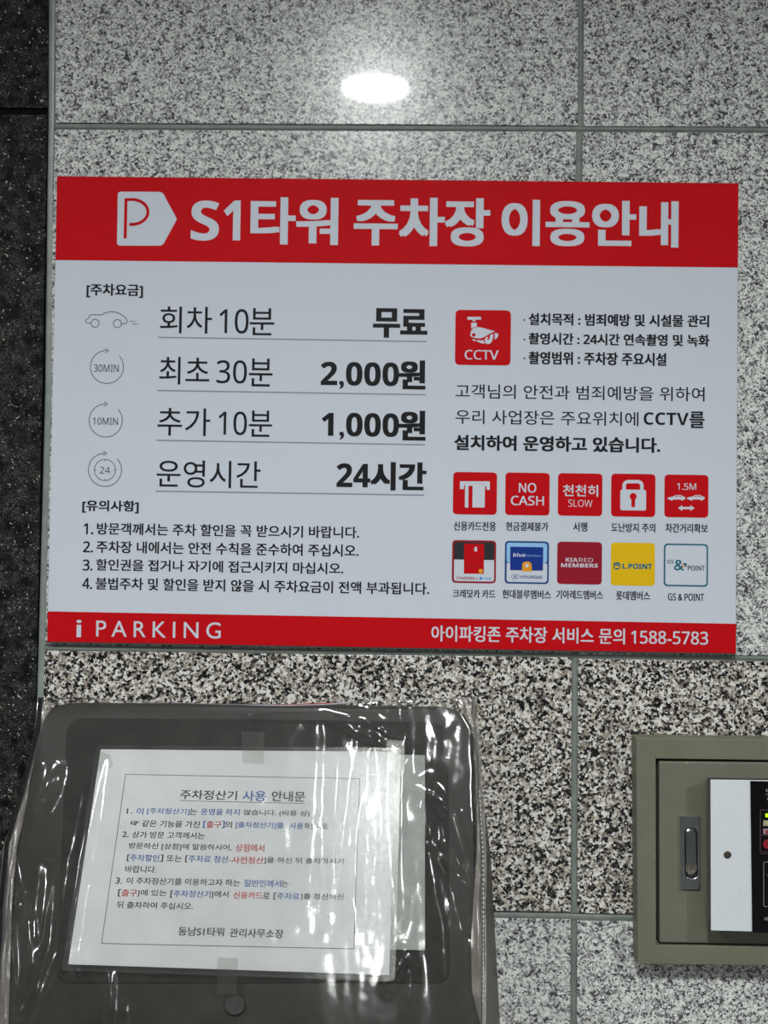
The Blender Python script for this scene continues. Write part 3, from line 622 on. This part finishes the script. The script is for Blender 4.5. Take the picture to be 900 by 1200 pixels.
for k in range(46):
    t = k/46; y = 926+t*250; x = np.interp(y, [926,1000,1100,1180], [562,566,566.5,566]); st.line('seam_stitching', SW, [(x,y),(x+.1,y+2.9)], .8)
for kk, o in st.flush().items(): o['kind'] = 'stuff'

# ---------------------------------------------------------------- olive metal control box
BX = empty('control_box', w1(960, 1130, 0), 'olive green metal control box with latch and grey reader cover, right of the kiosk', 'control box')
FY = -.025
Lx, Ix, Ty, Iy, By, Jy = 745.5, 768.5, 865, 889, 1129.5, 1108
Rx, Kx = 1190, 1167
sl = .0125
yt = lambda x, y: y+(x-745)*sl
rails = {'top': [(Lx,Ty),(Rx,yt(Rx,Ty)),(Kx,yt(Kx,Iy)),(Ix,Iy)], 'left': [(Lx,Ty),(Ix,Iy),(Ix+.4,Jy),(Lx+2,By)], 'bottom': [(Ix+.4,Jy),(Kx,yt(Kx,Jy)),(Rx,yt(Rx,By)),(Lx+2,By)], 'right': [(Kx,yt(Kx,Iy)),(Rx,yt(Rx,Ty)),(Rx,yt(Rx,By)),(Kx,yt(Kx,Jy))]}
for q in rails.values():
    fr = [w1(x, y, FY) for x, y in q]; prism('frame_rail', fr, [Vector((p.x, -.0004, p.z)) for p in fr], OLIVE, BX, .0005, 2)
q = [(Ix-1,Iy-1),(Kx+1,yt(Kx,Iy)-1),(Kx+1,yt(Kx,Jy)+1),(Ix-.5,Jy+1)]
prism('back_tray', [w1(x, y, -.004) for x, y in q], [w1(x, y, -.001) for x, y in q], mat('dark_interior', (.005,.005,.004), .8), BX)
q = [(772.4,892.4),(Kx-2.5,yt(Kx,Iy)+2),(Kx-2.5,yt(Kx,Jy)-2.5),(773,1104.8)]
fr = [w1(x, y, FY+.001) for x, y in q]
door = prism('door', fr, [Vector((p.x, -.0045, p.z)) for p in fr], OLIVE_D, BX, .0016, 3)
def sub(o, par): o.parent = par; o.location = (0,0,0); return o
DY = FY+.001
# latch: plate with a long slot, paddle lying in it
pl = [(797.4,955.6),(820.4,956.6),(820.8,1042.4),(798,1042)]
slot = rr([(802.6,969.6),(817.4,969.9),(817.8,1029.6),(803,1029.4)], [7,7,7,7], 7); 
def resample(pts, n):
    pts = [np.array(p, float) for p in pts]; pts.append(pts[0]); L_ = np.cumsum([0]+[np.linalg.norm(b-a) for a, b in zip(pts, pts[1:])])
    P_ = np.array(pts); t = np.linspace(0, L_[-1], n, endpoint=False); return [(np.interp(v, L_, P_[:, 0]), np.interp(v, L_, P_[:, 1])) for v in t]
slot = resample(slot, 48); c0 = np.mean(slot, 0)
def on_rect(p):   # ray from the slot's centre to the plate outline
    d = np.array(p)-c0; best = 1e9
    for i in range(4):
        a = np.array(pl[i]); b = np.array(pl[(i+1) % 4]); M_ = np.array([d, a-b]).T
        try: s, t = np.linalg.solve(M_, a-c0)
        except Exception: continue
        if s > 0 and -1e-6 <= t <= 1+1e-6: best = min(best, s)
    return tuple(c0+d*best)
po = [on_rect(p) for p in slot]
for cpt in pl:
    i = min(range(48), key=lambda i: math.dist(po[i], cpt)); po[i] = cpt
latch = o = ring('latch_plate', [w1(x, y, DY-.0032) for x, y in po], [w1(x, y, DY-.0030) for x, y in slot], [w1(x, y, DY-.0001) for x, y in po], [w1(x, y, DY-.0003) for x, y in slot], CHROME, BX); bevel(o, .0006, 2)
pin = rr([(803.4,970.6),(816.4,970.8),(816.8,1026.4),(803.8,1026.2)], [6,6,6,6], 7)
cpin = np.mean(pin, 0)
fr = [w1(x, y, DY-.0040+ (.0012 if y < 980 else 0)) for x, y in [tuple(np.array(p)+(cpin-np.array(p))*.10) for p in pin]]; bkk = [w1(x, y, DY-.0016) for x, y in pin]
prism('latch_paddle', fr, bkk, CHROME, latch, .0008, 2)
prism('latch_floor', [w1(x, y, DY-.0012) for x, y in slot], [w1(x, y, DY-.0002) for x, y in slot], mat('slot_dark', (.01,.01,.01), .5), latch)
for k, (ex, ey) in enumerate(((6.2,5.2),(4.2,3.6),(2.2,2.0))):
    cx, cy = 810.2, 1018.5; po_ = []
    def U_(rx, ry): return [(cx-rx, cy-5.4)]+[(cx-rx*math.cos(a), cy+ry*math.sin(a)) for a in np.linspace(0, math.pi, 11)]+[(cx+rx, cy-5.4)]
    A, B_ = U_(ex, ey), U_(ex-.9, ey-.9); vs = [w1(x, y, DY-.0046) for x, y in A+B_]+[w1(x, y, DY-.0036) for x, y in A+B_]; m_ = len(A); fs = []
    for i in range(m_-1): fs += [(i, i+1, m_+i+1, m_+i), (2*m_+i, 2*m_+i+1, i+1, i), (m_+i, m_+i+1, 3*m_+i+1, 3*m_+i)]
    pyd('thumb_ridge', vs, fs, CHROMEW, latch)
# reader cover
CYf = DY-.022
cf = [(832.5,913.5),(1108,917.5),(1108,1097.5),(833,1090.5)]
frt = [w1(x, y, CYf) for x, y in cf]
side = [w1(x, y, CYf+.0018) for x, y in [(828.4,910.6),(1113,914.5),(1113,1101),(829,1089.5)]]; plate_b = [w1(x, y, CYf+.0016) for x, y in cf]
side_b = [w1(x, y, DY-.0001) for x, y in [(831.5,913.5),(1108,917),(1108,1092),(831.5,1083)]]
cover = prism('reader_cover', frt, plate_b, COVER, BX, .0006, 2); 
prism('cover_skirt', side, side_b, noisy('cover_side', (.035,.033,.03), (.05,.046,.042), 40, .4), cover, .0006)
q = [(879.2,915.2),(1068,918),(1068,1095.6),(881.4,1092.6)]
sp = prism('display_panel', [w1(x, y, CYf-.0012) for x, y in q], [w1(x, y, CYf+.0002) for x, y in q], GLOSSB, cover, .0004)
scw = prism('screw', [w1(x, y, CYf-.0016) for x, y in disc_px(852.6,1001.8,3.6,3.6)], [w1(x, y, CYf-.0001) for x, y in disc_px(852.6,1001.8,4.7,4.7)], mat('screw_metal', (.12,.09,.065), .3, .8), cover, .0004)
cr = Face([(800,900),(1000,900),(1000,1100),(800,1100)], 200, 200, NW, (0, CYf-.0012, 0), cover)
cr.line('screw_slot', COVERD, [(850.4,1001.8),(854.8,1001.8)], .9, .0006); cr.line('screw_slot', COVERD, [(852.6,999.6),(852.6,1004)], .9, .00062)
WP = pm('panel_print', (.30,.30,.30)); PL = pm('panel_line', (.12,.06,.09))
cr.text('panel_lettering', WP, sans('S'), 897.6,924.6,902,931.4, -.01); cr.text('panel_lettering', WP, sans('M'), 899.4,934.8,903.2,937.8, 0)
cr.line('panel_lettering', PL, rr([(891,949),(960,950),(960,1001),(891,1000.5)], 1.5), .5, closed=True); cr.line('panel_lettering', WP, rr([(895,1010),(958,1011),(958,1063),(895,1062.5)], 2.5), .45, closed=True)
cr.text('panel_lettering', WP, sans('x'), 899,1024.6,902,1026.6, 0); cr.text('panel_lettering', WP, '예', 895.6,1074.6,900,1079.4, -.01)
cr.line('panel_lettering', PL, [(891.6,978.6),(960,979.4)], .5); cr.line('panel_lettering', PL, [(892,998),(960,998.8)], .5)
cr.flush()
def lamp(name, pts, m, h=.0010): return prism(name, [w1(x, y, CYf-.0012-h) for x, y in pts], [w1(x, y, CYf-.0012) for x, y in pts], m, cover, .0002)
rc = lambda x0, y0, x1, y1: [(x0,y0),(x1,y0),(x1,y1),(x0,y1)]
lamp('green_indicator_light', rc(897,953.6,906,957.6), mat('led_green', (.1,.3,.0), .4, emit=(.42,1,.0), es=1.1))
lamp('indicator_window', rc(894.4,961.4,908,968), mat('led_pale', (.28,.25,.17), .4), .0006); lamp('indicator_window', rc(897.4,963,908,966.8), mat('led_yellow', (.40,.38,.22), .4), .0012)
lamp('indicator_window', rc(894.4,971.2,908,977.4), mat('led_rim', (.30,.2,.2), .4), .0006); lamp('indicator_window', rc(897,972.8,908,976.6), mat('led_red', (.20,.02,.03), .4), .0012)
lamp('round_red_button', disc_px(900.5,989.4,6.6,5.6), mat('button_red', (.20,.008,.014), .35), .002)
